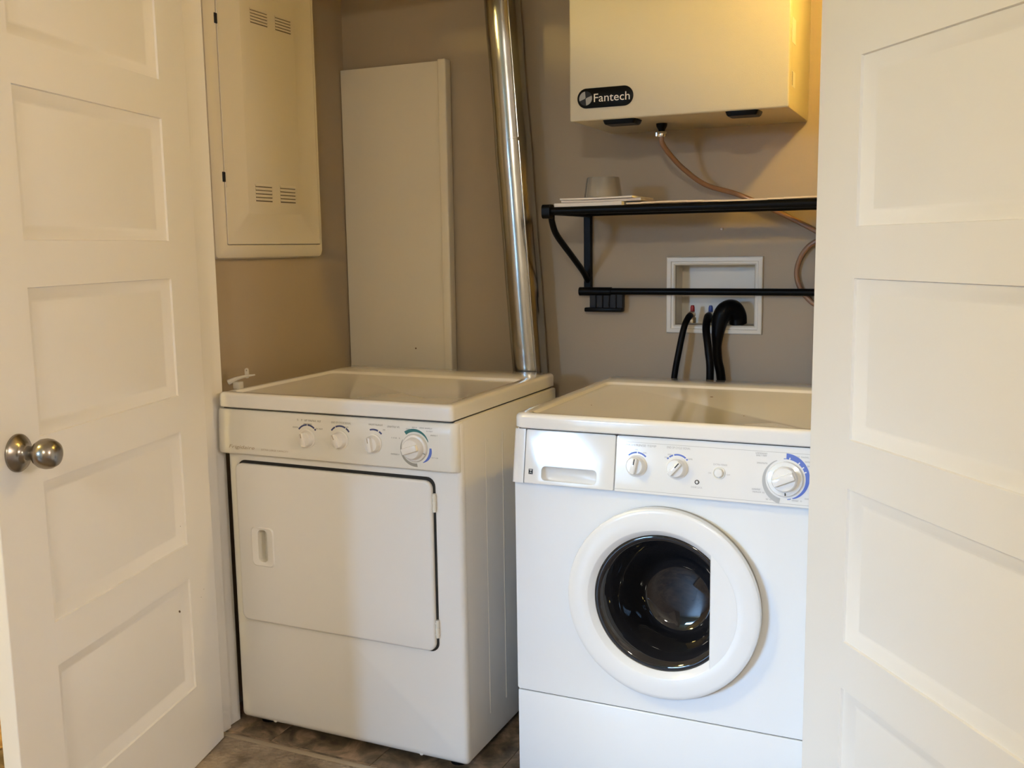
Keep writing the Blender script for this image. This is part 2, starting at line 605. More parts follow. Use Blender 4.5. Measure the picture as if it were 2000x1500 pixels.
def build_door(name, corner, ang, flip, label, knob):
    d = Vector((math.sin(ang), -math.cos(ang), 0))
    rz = math.atan2(d.y, d.x)
    root = empty(name, (corner[0], corner[1], 0), rz, label=label, kind='structure')
    sgn = -1 if flip else 1        # local y direction pointing into the leaf, away from the visible face
    bm = BM()
    xs = [0, ST, DW - ST, DW]
    zs = [DZ0]
    for k in range(5, 0, -1):
        zt = ZT - (k - 1) * (PH + PR)
        zs += [zt - PH, zt]
    zs.append(DZ1)
    cache = {}

    def V(i, j, y):
        key = (i, j, y)
        if key not in cache:
            cache[key] = bm.verts.new((xs[i], sgn * y, zs[j]))
        return cache[key]
    nz = len(zs)
    for y in (0, DT):
        for i in range(3):
            for j in range(nz - 1):
                if i == 1 and j % 2 == 1:
                    continue
                bm.faces.new((V(i, j, y), V(i + 1, j, y), V(i + 1, j + 1, y), V(i, j + 1, y)))
    for j in range(nz - 1):
        for i in (0, 3):
            bm.faces.new((V(i, j, 0), V(i, j + 1, 0), V(i, j + 1, DT), V(i, j, DT)))
    for i in range(3):
        for j in (0, nz - 1):
            bm.faces.new((V(i, j, 0), V(i + 1, j, 0), V(i + 1, j, DT), V(i, j, DT)))
    bmesh.ops.recalc_face_normals(bm, faces=bm.faces[:])
    es = [e for e in bm.edges if len(e.link_faces) == 2 and e.calc_face_angle(0) > 1.0]
    bmesh.ops.bevel(bm, geom=es, offset=.0018, segments=2, profile=.5, affect='EDGES')
    mk('door_leaf', bm, M_DOOR, root, local=True)
    pm = BM()
    panel_mesh(pm, DW - 2 * ST, PH)
    if flip:
        bmesh.ops.scale(pm, vec=(1, -1, 1), verts=pm.verts[:])
    first = mk('panel', pm, M_DOOR, root, smooth=True, local=True, angle=50)
    for k in range(1, 6):
        o = first if k == 1 else bpy.data.objects.new('panel', first.data)
        if k > 1:
            COL.objects.link(o)
            o.parent = root
        o.location = (ST, 0, ZT - (k - 1) * (PH + PR) - PH)
    for z in (.28, 1.02, 1.75):
        hb = BM()
        tube(hb, [(-.004, sgn * (DT + .004), z - .045), (-.004, sgn * (DT + .004), z + .045)], .006, 10)
        h = mk('hinge', hb, M_TRIM, root, smooth=True, local=True)
        mk('leaf_plate', bx(-.0018, 0, *sorted((sgn * .004, sgn * DT)), z - .045, z + .045), M_TRIM, h, local=True)
    if knob:
        s, z = .690, .904
        ax = (0, -sgn, 0)
        kb = BM()
        lathe(kb, [(.0130, .020), (.0125, .032), (.0150, .036), (.0215, .0405), (.0262, .049), (.0275, .058), (.0262, .067), (.0215, .0755), (.012, .081), (0, .0825)], 40, (s, 0, z), ax)
        k = mk('door_knob', kb, M_NICKEL, root, smooth=True, local=True, label='brushed nickel ball knob')
        rb = BM()
        lathe(rb, [(.0345, .0002), (.0345, .0035), (.0325, .006), (.0200, .0135), (.0140, .0165), (.0130, .021)], 40, (s, 0, z), ax)
        mk('rosette', rb, M_NICKEL, k, smooth=True, local=True, angle=60)
        pb = BM()
        lathe(pb, [(.0022, .010), (.0022, .0118)], 10, (s - .0135, 0, z - .016), ax)
        mk('pin_hole', pb, M_GAP, k, local=True)
        # outer knob on the other face
        kb = BM()
        lathe(kb, [(.0345, .0002), (.0345, .0035), (.020, .0135), (.0130, .021), (.0125, .032), (.0215, .0405), (.0275, .058), (.0215, .0755), (0, .0825)], 24, (s, sgn * DT, z), (0, sgn, 0))
        mk('outer_knob', kb, M_NICKEL, root, smooth=True, local=True)
        for (ss, zz, w, a) in ((.1555, .4076, .0105, .5), (.152, .616, .0035, 0), (.060, .43, .003, 0), (.075, .415, .003, .3)):
            cb = BM()
            n = 9
            pts = [(ss + w * .5 * math.cos(2 * PI * i / n) * math.cos(a) - w * .2 * math.sin(2 * PI * i / n) * math.sin(a), zz + w * .5 * math.cos(2 * PI * i / n) * math.sin(a) + w * .25 * math.sin(2 * PI * i / n)) for i in range(n)]
            dep = .0136 if ss > ST + .03 else 0.0
            cb.faces.new([cb.verts.new((u, sgn * (dep - .0003), v)) for u, v in pts])
            mk('chipped_paint', cb, M_MARK, root, local=True)
    return root


build_door('door_1', (-1.6892, 1.8811), 0.24469, True, 'cream five-panel door standing open at the left, with a nickel knob', True)
build_door('door_2', (-0.2424, 1.8353), 0.66848, False, 'cream five-panel door swung open at the right, in front of the washer edge', False)

# ---------------------------------------------------------------- dryer
DRY = empty('clothes_dryer', (-1.37, 2.26, 0), label='white front-loading clothes dryer with a solid square door, left of the washer', cat='dryer')
DX0, DX1, DFY = -1.7086, -1.0325, 1.974
cab = BM()
box(cab, DX0 + .002, DX1, DFY + .020, 2.562, .026, .861, .004, 2)
CAB = mk('cabinet', cab, M_DRYER, DRY, smooth=True)
sb = BM()
for y0, y1 in ((2.105, 2.1065), (2.20, 2.208)):
    box(sb, DX1 - .0004, DX1 + .0012, y0, y1, .10, .80, .0004, 1)
mk('side_rib', sb, M_DRYER, CAB, smooth=True)
fp = BM()
lp = []
for (y, r, ins) in ((DFY + .0185, .004, .0), (DFY + .012, .004, 0.0), (DFY + .006, .006, .0025), (DFY + .002, .008, .006), (DFY, .010, .012)):
    lp.append([Vector((u, y, v)) for u, v in rrect(DX0 + ins, DX1 + .002 - ins, .022 + ins * 1.6, .861, .012, 5)])
loft(fp, lp, True, False)
fp.verts.ensure_lookup_table()
ring = fp.verts[-len(lp[-1]):]
es = [fp.edges.get((ring[k], ring[(k + 1) % len(ring)])) for k in range(len(ring))]
hv = [fp.verts.new((u, DFY, v)) for u, v in rrect(-1.6150, -1.5835, .4650, .5515, .010)]
es += [fp.edges.new((hv[k], hv[(k + 1) % len(hv)])) for k in range(len(hv))]
bmesh.ops.triangle_fill(fp, use_beauty=True, use_dissolve=False, edges=es)
FP = mk('front_panel', fp, M_DRYER, DRY, smooth=True, angle=40)
for xx in (-1.60, -1.16):
    scr = BM()
    lathe(scr, [(.006, 0), (.0055, .002), (0, .003)], 12, (xx, DFY + .005, .030), (0, -1, 0))
    mk('clip', scr, M_DCONS, FP, smooth=True)
for x in (DX0 + .05, DX1 - .05):
    for y in (2.03, 2.50):
        ft = BM()
        lathe(ft, [(.022, 0), (.022, .008), (.012, .010), (.012, .03)], 16, (x, y, 0.0002))
        mk('foot', ft, M_RUBBER, DRY, smooth=True)
# door
gp = BM()
plate(gp, rrect(-1.6735, -1.0995, .3005, .7265, .022), [rrect(-1.6150, -1.5835, .4650, .5515, .010)], DFY - .0016, DFY + .001, lambda u, v, d: Vector((u, d, v)))
mk('door_gap_shade', gp, M_GAP, DRY)  # dark plate standing in for the shade in the gap around the door
hole = rrect(-1.6135, -1.5850, .4665, .5500, .010)
dd = BM()
outer = rrect(-1.6770, -1.1050, .3040, .7190, .020)
plate(dd, outer, [hole], DFY - .0125, DFY - .0020, lambda u, v, d: Vector((u, d, v)))
es = [e for e in dd.edges if all(abs(v.co.y - (DFY - .0125)) < 1e-6 for v in e.verts) and len(e.link_faces) == 2 and e.calc_face_angle(0) > 1]
es = [e for e in es if not any(abs(v.co.x + 1.60) < .03 and abs(v.co.z - .508) < .06 for v in e.verts)]
bmesh.ops.bevel(dd, geom=es, offset=.006, segments=3, profile=.6, affect='EDGES')
DD = mk('door', dd, M_DRYER, DRY, smooth=True, angle=40)
pk = BM()
loft(pk, [[Vector((u, DFY - .0124, v)) for u, v in hole], [Vector((u, DFY + .0150 - .0230 * (u + 1.6135) / .0285, v)) for u, v in rrect(-1.6130, -1.5855, .4670, .5495, .009)]], cap0=False, cap1=True)
H = mk('handle', pk, M_DCONS, DD, smooth=True, label='recessed grip pocket')
bz = BM()
loft(bz, [[Vector((u, y, v)) for u, v in rrect(-1.6335 + i, -1.5635 - i, .4545 + i, .5580 - i, .012)] for y, i in ((DFY - .0126, 0), (DFY - .0150, .0025))] +
     [[Vector((u, y, v)) for u, v in rrect(-1.6135 - i, -1.5850 + i, .4665 - i, .5500 + i, .010)] for y, i in ((DFY - .0138, .003), (DFY - .0124, 0))], False, False)
mk('handle_bezel', bz, M_DRYER, DD, smooth=True)
for z in (.667, .360):
    hb = BM()
    tube(hb, [(-1.1010, DFY - .005, z - .022), (-1.1010, DFY - .005, z + .022)], .0042, 10)
    h = mk('hinge', hb, M_DCONS, DRY, smooth=True)
    for k in range(3):
        kb = BM()
        tube(kb, [(-1.1010, DFY - .005, z - .016 + k * .014), (-1.1010, DFY - .005, z - .012 + k * .014)], .0052, 10)
        mk('knuckle', kb, M_DCONS, h, smooth=True)
# control console
CX0, CX1 = -1.7295, -1.0340


def console_bar(x0, x1, prof, r, n=7):
    bm = BM()
    loops = []
    xs = [(x0 + r * (1 - math.cos(k / n * PI / 2)), r * (1 - math.sin(k / n * PI / 2))) for k in range(n + 1)]
    xs = xs + [(x0 + x1 - x, s) for x, s in reversed(xs)]
    ymax = max(p[0] for p in prof)
    for x, s in xs:
        loops.append([Vector((x, min(ymax, p[0] + s), p[1])) for p in prof])
    loft(bm, loops)
    return bm


cprof = [(1.992, .8600), (1.974, .8600), (1.9655, .8570), (1.9618, .8500), (1.9600, .830), (1.9585, .800), (1.9575, .770), (1.9575, .755), (1.9590, .7465), (1.9640, .7425), (1.992, .7420)]
CON = mk('console', console_bar(CX0, CX1, cprof, .020), M_DCONS, DRY, smooth=True, angle=30)


def CF(u, v, d):
    # surface of the console at height v
    pr = [(.7465, 1.9590), (.755, 1.9575), (.770, 1.9575), (.800, 1.9585), (.830, 1.9600), (.850, 1.9618), (.857, 1.9655)]
    for (z0, y0), (z1, y1) in zip(pr, pr[1:]):
        if v <= z1:
            break
    t = (v - z0) / (z1 - z0)
    return Vector((u, y0 + (y1 - y0) * t + d, v))


# thin line of the printed overlay's border, right and bottom
ov = BM()
for (u0_, u1_, v0, v1) in ((-1.0800, -1.0790, .7525, .846), (-1.640, -1.0800, .7520, .7528), (-1.640, -1.0800, .8455, .8462)):
    for k in range(6):
        a, b = v0 + (v1 - v0) * k / 6, v0 + (v1 - v0) * (k + 1) / 6
        ov.faces.new([ov.verts.new(CF(x, z, -.0003)) for x, z in ((u0_, a), (u1_, a), (u1_, b), (u0_, b))])
mk('overlay_border', ov, M_DKNOB, CON)


def knob_lathe(c, prof, seg=32, axis=(0, -1, 0)):
    bm = BM()
    lathe(bm, prof, seg, c, axis)
    return bm


def grip(c, length, ang, w, d0, d1, axis_up=(0, 0, 1)):
    """raised bar across a knob, angle clockwise from up"""
    bm = BM()
    box(bm, -w, w, d0, d1, -length, length, min(w, .003) * .8, 2)
    bm.transform(Matrix.Translation(c) @ Matrix.Rotation(math.radians(ang), 4, 'Y'))
    return bm


def small_knob(par, c, ang, m, mark, R=.0195):
    base = mk('knob', knob_lathe(c, [(R * 1.2, 0), (R * 1.2, .002), (R * 1.05, .0032), (R, .005), (R * .95, .014), (R * .88, .016), (0, .0165)]), m, par, smooth=True)
    mk('grip', grip(c, R * .9, ang, R * .30, -.0245, -.014), m, base, smooth=True)
    mkb = BM()
    box(mkb, -.0011, .0011, -.0250, -.0243, R * .25, R * .82)
    mkb.transform(Matrix.Translation(c) @ Matrix.Rotation(math.radians(ang), 4, 'Y'))
    mk('pointer', mkb, mark, base)
    return base


def arcs(par, c, R, spans, w, m, fn, name='printed_arc'):
    for a0, a1 in spans:
        mk(name, arc_band(BM(), c, R - w / 2, R + w / 2, a0, a1, fn, -.0004, -.0001, 14), m, par)


for (x, z, ang, spans) in ((-1.4442, .7985, -8, ((-52, -2), (2, 40), (44, 52))), (-1.3486, .8015, -25, ((-52, -28), (-24, 28), (32, 54))), (-1.2549, .7990, -8, ((-18, 24), (30, 46)))):
    y = CF(0, z, 0).y
    small_knob(CON, Vector((x, y, z)), ang, M_DKNOB, M_INKTAN)
    arcs(CON, (x, z + .002), .0315, spans, .0040, M_INKN, CF)
dc = Vector((-1.1422, CF(0, .7965, 0).y, .7965))
dial = mk('timer_dial', knob_lathe(dc, [(.0330, 0), (.0330, .003), (.0310, .006), (.0265, .007), (.0255, .009), (.0235, .020), (.0215, .022), (0, .0225)]), M_DKNOB, CON, smooth=True)
mk('grip', grip(dc, .0205, 72, .0075, -.031, -.020), M_DKNOB, dial, smooth=True)
pb = BM()
box(pb, -.001, .001, -.0074, -.0062, .026, .0325)
pb.transform(Matrix.Translation(dc) @ Matrix.Rotation(math.radians(112), 4, 'Y'))
mk('pointer', pb, M_INKT, dial)
mk('printed_arc', arc_band(BM(), (dc.x, dc.z), .0375, lambda t: .0375 + .0078 * (1 - t) ** .7 + .001, -38, 66, CF, -.0004, -.0001), M_INKG, CON)
mk('printed_arc', arc_band(BM(), (dc.x, dc.z), .0385, lambda t: .0385 + .007 * math.sin(PI * (.25 + .7 * t)), 88, 148, CF, -.0004, -.0001), M_INKB, CON)
mk('printed_arc', arc_band(BM(), (dc.x, dc.z), .0365, lambda t: .0372 + .008 * (1 - t), 172, 298, CF, -.0004, -.0001), M_INKT, CON)
mk('lettering', text_bm('Frigidaire', .013, lambda u, v, d: CF(-1.687 + u, .7590 + v, -.0005), .081, .25), M_INKTAN, CON, label='brand lettering on the console')
mk('lettering', text_bm('EXTRA LARGE CAPACITY', .0062, lambda u, v, d: CF(-1.585 + u, .7590 + v, -.0005), .083), M_INKTAN, CON)
for (a, b, z, h) in ((-1.474, -1.404, .8405, .0046), (-1.455, -1.430, .8325, .0036), (-1.487, -1.469, .8225, .0036), (-1.418, -1.398, .8225, .0036), (-1.361, -1.354, .832, .003), (-1.334, -1.326, .832, .003),
                     (-1.270, -1.229, .8420, .0044), (-1.228, -1.222, .832, .003), (-1.2166, -1.1830, .8400, .0042), (-1.166, -1.156, .838, .003), (-1.150, -1.138, .8425, .003), (-1.130, -1.098, .8425, .003), (-1.112, -1.095, .836, .003), (-1.101, -1.083, .827, .003),
                     (-1.205, -1.182, .815, .0034), (-1.207, -1.184, .776, .0036), (-1.098, -1.082, .775, .003)):
    mk('fine_print', scribble(a, b, z, h, CF), M_INKT, CON)
mk('lettering', text_bm('END OF CYCLE SIGNAL', .0065, lambda u, v, d: CF(-1.3731 + u, .8405 + v, -.0005), .0555), M_INKT, CON)


# lids
def lid_mesh(x0, x1, y0, y1, z0, z1, r, mx0, mx1, my0, my1, dep, edge):
    bm = BM()

    def R(ins, z, rr):
        return [Vector((u, v, z)) for u, v in rrect(x0 + ins, x1 - ins, y0 + ins, y1 - ins, rr, 6)]
    e = edge
    loops = [R(.004, z0, r - .003), R(.0, z0 + .003, r), R(0, z1 - e, r), R(e * .12, z1 - e * .5, r), R(e * .45, z1 - e * .15, r), R(e, z1, max(.004, r - e * .6))]

    def Q(ins, z, rr):
        return [Vector((u, v, z)) for u, v in rrect(mx0 + ins, mx1 - ins, my0 + ins, my1 - ins, rr, 6)]
    loops += [Q(0, z1, .02), Q(.002, z1 - dep * .15, .02), Q(.005, z1 - dep * .85, .02), Q(.008, z1 - dep, .02)]
    loft(bm, loops)
    return bm


mk('lid', lid_mesh(-1.7125, -1.0400, 1.9540, 2.574, .8632, .9012, .012, -1.686, -1.070, 1.976, 2.425, .0070, .009), M_DLID, DRY, smooth=True, angle=40)
gl = bx(-1.706, -1.046, 1.968, 2.56, .8595, .8634)
mk('lid_gap', gl, M_GAP, DRY)

# ---------------------------------------------------------------- washer
WSH = empty('washing_machine', (-0.55, 2.27, 0), label='white front-loading washing machine with a round black porthole', cat='washing machine')
KS = 1.035


def S(x, y, z):
    return Vector((x * KS, y * KS, CAM_H + (z - CAM_H) * KS))


WX_0, WX_1, WFY = -.8866, -.2190, 1.9540
ZK = .2569
WC = Vector((-.5465, WFY, .5115))
wc = BM()
hole = [(WC.x + .172 * math.cos(2 * PI * k / 64), WC.z + .172 * math.sin(2 * PI * k / 64)) for k in range(64)]
plate(wc, rrect(WX_0, WX_1, .026, .858, .004, 2), [hole], WFY + .016, WFY + .020, lambda u, v, d: Vector((u, d, v)))
box(wc, WX_0, WX_0 + .004, WFY + .020, 2.600, .026, .858)
box(wc, WX_1 - .004, WX_1, WFY + .020, 2.600, .026, .858)
box(wc, WX_0 + .004, WX_1 - .004, 2.596, 2.600, .026, .858)
mk('cabinet', wc, M_WASH, WSH)
wf = BM()
circ = [(WC.x + .178 * math.cos(2 * PI * k / 64), WC.z + .178 * math.sin(2 * PI * k / 64)) for k in range(64)]
plate(wf, rrect(WX_0, WX_1, ZK + .0015, .748, .006), [circ], WFY, WFY + .015, lambda u, v, d: Vector((u, d, v)))
mk('front_panel', wf, M_WASH, WSH)
mk('panel_gap', bx(WX_0 + .004, WX_1 - .004, WFY + .004, WFY + .0155, ZK - .004, ZK + .003), M_GAP, WSH)
kp = bx(WX_0, WX_1, WFY, WFY + .015, .03, ZK - .0015, .003, 2)
mk('kick_panel', kp, M_WASH, WSH, smooth=True)
for x in (WX_0 + .05, WX_1 - .05):
    for y in (2.02, 2.54):
        ft = BM()
        lathe(ft, [(.022, 0), (.022, .008), (.012, .010), (.012, .03)], 16, (x, y, 0.0002))
        mk('foot', ft, M_RUBBER, WSH, smooth=True)
# porthole door
PD = empty('porthole_door', (0, 0, 0))
PD.parent = WSH
PD.location = WC - WSH.location
WORLD[PD.name] = Matrix.Translation(WC)
RG, CUT = .1475, .1040
rb = BM()
prof = [(.2035, .0120), (.2060, .0135), (.2062, .0240), (.2050, .0278), (.2020, .0300), (.1960, .0312), (.1780, .0318), (.1610, .0316), (.1585, .0305), (.1500, .0215), (RG, .0190), (RG, .004)]
lathe(rb, prof, 96, (0, 0, 0), (0, -1, 0), caps=False)
mk('door_ring', rb, M_WRING, PD, smooth=True, local=True, angle=28)
rm = BM()
lathe(rm, [(.190, .0005), (.2045, .0010), (.2048, .0122), (.190, .0128)], 96, (0, 0, 0), (0, -1, 0), caps=False)
mk('door_rim', rm, mat('grey_rim', (0.30, 0.28, 0.24), 0.35, metal=0.5), PD, smooth=True, local=True, angle=28)
# handle plate: the circle segment right of the chord
hp = BM()
a1 = math.acos(CUT / .1600)
seg = [(.1605 * math.cos(a), .1605 * math.sin(a)) for a in [(-a1 + 2 * a1 * k / 24) for k in range(25)]]
lps = []
for y, kx in ((-.006, 0), (-.0295, 0), (-.0319, .0022)):
    lps.append([Vector((max(u, CUT + kx), y, v)) for u, v in seg])
loft(hp, lps)
mk('door_handle', hp, M_WRING, PD, smooth=True, local=True, label='white pull panel over the right side of the glass')
# smoked glass bowl
gb = BM()
lathe(gb, [(RG + .003, .014), (.1460, .0185), (.1420, .0200), (.1360, .0180), (.1290, .0080), (.1200, -.004), (.1080, -.030), (.0980, -.070), (.0900, -.105), (.0800, -.118), (.0600, -.124), (.0300, -.1265), (0, -.127)], 72, (0, 0, 0), (0, -1, 0), caps=False)
for v in gb.verts:
    if v.co.y > 0:
        v.co.z -= .24 * v.co.y
        v.co.x += .04 * v.co.y
mk('glass_bowl', gb, M_GLASS, PD, smooth=True, local=True, angle=60)
# console
TZ0, TZ1 = .7440, .8603
TY0, TY1 = 1.9330, 1.9520
tl = math.hypot(TZ1 - TZ0, TY1 - TY0)
tv = Vector((0, (TY1 - TY0) / tl, (TZ1 - TZ0) / tl))
tn = Vector((0, -tv.z, tv.y))       # outward


def WCF(u, v, d):
    """v along the slope given as height z, d depth into the machine"""
    t = (v - TZ0) / (TZ1 - TZ0) * tl
    p = Vector((0, TY0, TZ0)) + tv * t - tn * d
    return Vector((u, p.y, p.z))


def wplate(x0, x1, z0, z1, holes=(), bev=.0025, r=.004):
    bm = BM()
    plate(bm, rrect(x0, x1, z0, z1, r, 4), holes, 0, .020, WCF)
    if bev:
        bm.edges.ensure_lookup_table()
        es = [e for e in bm.edges if len(e.link_faces) == 2 and e.calc_face_angle(0) > 1 and all(abs((v.co - WCF(v.co.x, TZ0, 0)).dot(tn)) < 1e-5 for v in e.verts)]
        bmesh.ops.bevel(bm, geom=es, offset=bev, segments=3, profile=.6, affect='EDGES')
    return bm


cap = BM()
n = 8
loops = []
x0, x1 = -.8900, -.8580
for k in range(n + 1):
    a = k / n * PI / 2
    x = x0 + .020 * (1 - math.cos(a))
    s = .020 * (1 - math.sin(a))
    loops.append([WCF(x, TZ0, .022), WCF(x, TZ0, s), WCF(x, TZ1, s), WCF(x, TZ1, .022)])
loops.append([WCF(x1, TZ0, .022), WCF(x1, TZ0, 0), WCF(x1, TZ1, 0), WCF(x1, TZ1, .022)])
loft(cap, loops)
mk('console_end_cap', cap, M_WCONS, WSH, smooth=True, angle=30)
mk('console_back', bx(-.880, WX_1, 1.9605, 1.9695, .7490, .8575), M_GAP, WSH)
hz = rrect(-.8190, -.6870, .7500, .7860, .012)
DRW = mk('detergent_drawer', wplate(-.8565, -.6515, TZ0, TZ1, [hz]), M_WCONS, WSH, smooth=True, angle=30)
sc_ = BM()
loft(sc_, [[WCF(u, v, .0002) for u, v in hz], [WCF(u, v, .010) for u, v in rrect(-.8185, -.6875, .7502, .7830, .012)], [WCF(u, v, .0185) for u, v in rrect(-.806, -.690, .7510, .7700, .009)]], False, True)
mk('finger_scoop', sc_, M_WCONS, DRW, smooth=True, angle=60)
eb = BM()
for (u0_, u1_, v0, v1) in ((-.8462, -.8362, .7640, .7755),):
    eb.faces.new([eb.verts.new(WCF(x, z, -.0004)) for x, z in ((u0_, v0), (u1_, v0), (u1_, v1), (u0_, v1))])
EM = mk('emblem', eb, M_DKGREY, DRW, label='small square dark emblem')
e2 = BM()
for tri in (((-.8455, .7745), (-.8410, .7700), (-.8369, .7745)), ((-.8455, .7650), (-.8412, .7692), (-.8369, .7650), (-.8412, .7668))):
    e2.faces.new([e2.verts.new(WCF(x, z, -.0007)) for x, z in tri])
mk('emblem_figure', e2, M_INKGREY, DRW)
CP = mk('control_panel', wplate(-.6498, WX_1, TZ0, TZ1), M_WCONS, WSH, smooth=True, angle=30)
lb = BM()
for z in (.7495, .8475):
    lb.faces.new([lb.verts.new(WCF(x, v, -.0002)) for x, v in ((-.6495, z), (WX_1, z), (WX_1, z + .0007), (-.6495, z + .0007))])
mk('overlay_border', lb, M_INKGREY, CP)
tilt = math.atan2(TY1 - TY0, TZ1 - TZ0)


def wknob_base(u, z):
    return Matrix.Translation(WCF(u, z, 0)) @ Matrix.Rotation(-tilt, 4, 'X')


def wpart(par, name, bm, Mx, m, smooth=True):
    bm.transform(Mx)
    return mk(name, bm, m, par, smooth=smooth)


def wash_knob(u, z, ang, R):
    Mx = wknob_base(u, z)
    k = wpart(CP, 'knob', knob_lathe((0, 0, 0), [(R * 1.22, -.001), (R * 1.22, .0015), (R * 1.06, .003), (R, .005), (R * .95, .015), (R * .86, .017), (0, .0175)]), Mx, M_WCONS)
    wpart(k, 'grip', grip(Vector((0, 0, 0)), R * .88, ang, R * .27, -.026, -.014), Mx, M_WCONS)
    b = BM()
    box(b, -.0010, .0010, -.0265, -.0258, R * .15, R * .80)
    b.transform(Matrix.Rotation(math.radians(ang), 4, 'Y'))
    wpart(k, 'pointer', b, Mx, M_DKGREY, False)
    return k


k1u, k1z = S(-.5831, 0, .8160).x, S(0, 0, .8152).z
k2u, k2z = S(-.5001, 0, .8166).x, S(0, 0, .8166).z
wash_knob(k1u, k1z, 10, .0190)
wash_knob(k2u, k2z, 40, .0190)
arcs(CP, (k1u, k1z), .0275, ((-42, -1), (3, 44)), .0032, M_INKB, WCF)
arcs(CP, (k2u, k2z), .0275, ((-50, -42), (-38, -20), (-15, 38), (43, 50)), .0032, M_INKB, WCF)
bu, bz_ = S(-.4169, 0, 0).x, S(0, 0, .8141).z
b = wpart(CP, 'push_button', knob_lathe((0, 0, 0), [(.0088, -.001), (.0085, .006), (.0075, .0075), (0, .008)]), wknob_base(bu, bz_), M_WCONS)
wpart(b, 'button_bezel', knob_lathe((0, 0, 0), [(.0130, -.001), (.0128, .0015), (.0105, .0020), (.0100, .0005)]), wknob_base(bu, bz_), M_DCONS)
lu, lz_ = S(-.4589, 0, 0).x, S(0, 0, .7932).z
lm = wpart(CP, 'indicator_lamp', knob_lathe((0, 0, 0), [(.0047, -.001), (.0045, .0015), (.0032, .002), (.0030, .001)], 20), wknob_base(lu, lz_), M_DKGREY)
wpart(lm, 'lamp_lens', knob_lathe((0, 0, 0), [(.0031, -.001), (.0031, .001), (.0015, .002), (0, .0022)], 16), wknob_base(lu, lz_), M_WCONS)
du, dz_ = S(-.2908, 0, 0).x, S(0, 0, .8126).z
Mx = wknob_base(du, dz_)
wd_ = wpart(CP, 'timer_dial', knob_lathe((0, 0, 0), [(.0345, -.001), (.0345, .004), (.0330, .0065), (.0280, .0075), (.0255, .0080), (.0250, .010), (.0240, .020), (.0220, .0225), (0, .023)], 44), Mx, M_WCONS)
wpart(wd_, 'grip', grip(Vector((0, 0, 0)), .0215, 66, .0080, -.033, -.021), Mx, M_WCONS)
b = BM()
box(b, -.0009, .0009, -.0088, -.0074, .0265, .0320)
b.transform(Matrix.Rotation(math.radians(176), 4, 'Y'))
wpart(wd_, 'pointer', b, Mx, M_DKGREY, False)
mk('printed_arc', arc_band(BM(), (du, dz_), .0385, lambda t: .0395 + .0105 * (1 - t) ** .6, 0, 158, WCF, -.0005, -.0001, 40), M_INKB, CP)
mk('printed_arc', arc_band(BM(), (du, dz_), .0385, .0400, -7, -1, WCF, -.0005, -.0001, 6), M_INKB, CP)
mk('printed_arc', arc_band(BM(), (du, dz_), .0385, .0400, 162, 172, WCF, -.0005, -.0001, 6), M_INKB, CP)
mk('printed_arc', arc_band(BM(), (du, dz_), .0385, lambda t: .0395 + .0100 * (1 - t) ** .9, 192, 334, WCF, -.0005, -.0001, 40), M_INKGREY, CP)
# notches in the blue ring
for a in (8, 36, 52, 66):
    mk('printed_tick', arc_band(BM(), (du, dz_), .0383, .0425, a, a + 3, WCF, -.0007, -.0004, 4), M_WCONS, CP)


def wtext(s, x0, x1, z, size):
    a, b = S(x0, 0, z), S(x1, 0, z)
    mk('lettering', text_bm(s, size, lambda u, v, d: WCF(a.x + u, a.z - .002 + v, -.0004), b.x - a.x), M_INKGREY, CP)


wtext('WASH/RINSE TEMP', -.6111, -.5441, .8560, .0065)
wtext('END OF CYCLE SIGNAL', -.5222, -.4749, .8565, .0062)
wtext('EXTRA RINSE', -.4281, -.4013, .8305, .0050)
wtext('DOOR LOCK', -.4701, -.4477, .7835, .0050)
wtext('ON', -.4375, -.4320, .8135, .0042)
wtext('OFF', -.4020, -.3950, .8125, .0042)
for (x0, x1, z) in ((-.6000, -.5930, .8425), (-.5875, -.5830, .8475), (-.5710, -.5640, .8425), (-.5210, -.5130, .8430), (-.5260, -.5210, .8370), (-.4780, -.4700, .8370),
                    (-.3480, -.3270, .8580), (-.3470, -.3280, .8540), (-.3450, -.3260, .8400), (-.3520, -.3370, .7900), (-.3520, -.3280, .7850), (-.3250, -.3150, .7730), (-.2770, -.2590, .7745),
                    (-.2720, -.2500, .8560), (-.2580, -.2470, .8480), (-.2520, -.2465, .8400), (-.2540, -.2470, .7800)):
    a, b = S(x0, 0, z), S(x1, 0, z)
    mk('fine_print', scribble(a.x, b.x, a.z - .002, .0030, WCF), M_INKGREY, CP)
mk('lid', lid_mesh(-.8830, WX_1 + .002, 1.9400, 2.607, .8635, .8965, .022, -.852, WX_1 - .028, 1.958, 2.480, .0062, .010), M_WLID, WSH, smooth=True, angle=40)
mk('lid_gap', bx(-.876, WX_1 - .006, 1.957, 2.595, .8600, .8640), M_GAP, WSH)
for (x, y, r) in ((-.540, 2.34, .004), (-.770, 2.13, .0018), (-.415, 2.10, .0015)):
    cb = BM()
    lathe(cb, [(r, 0), (r * .8, .0006), (0, .0008)], 8, (x, y, .8904))
    mk('speck', cb, M_MARK, WSH)

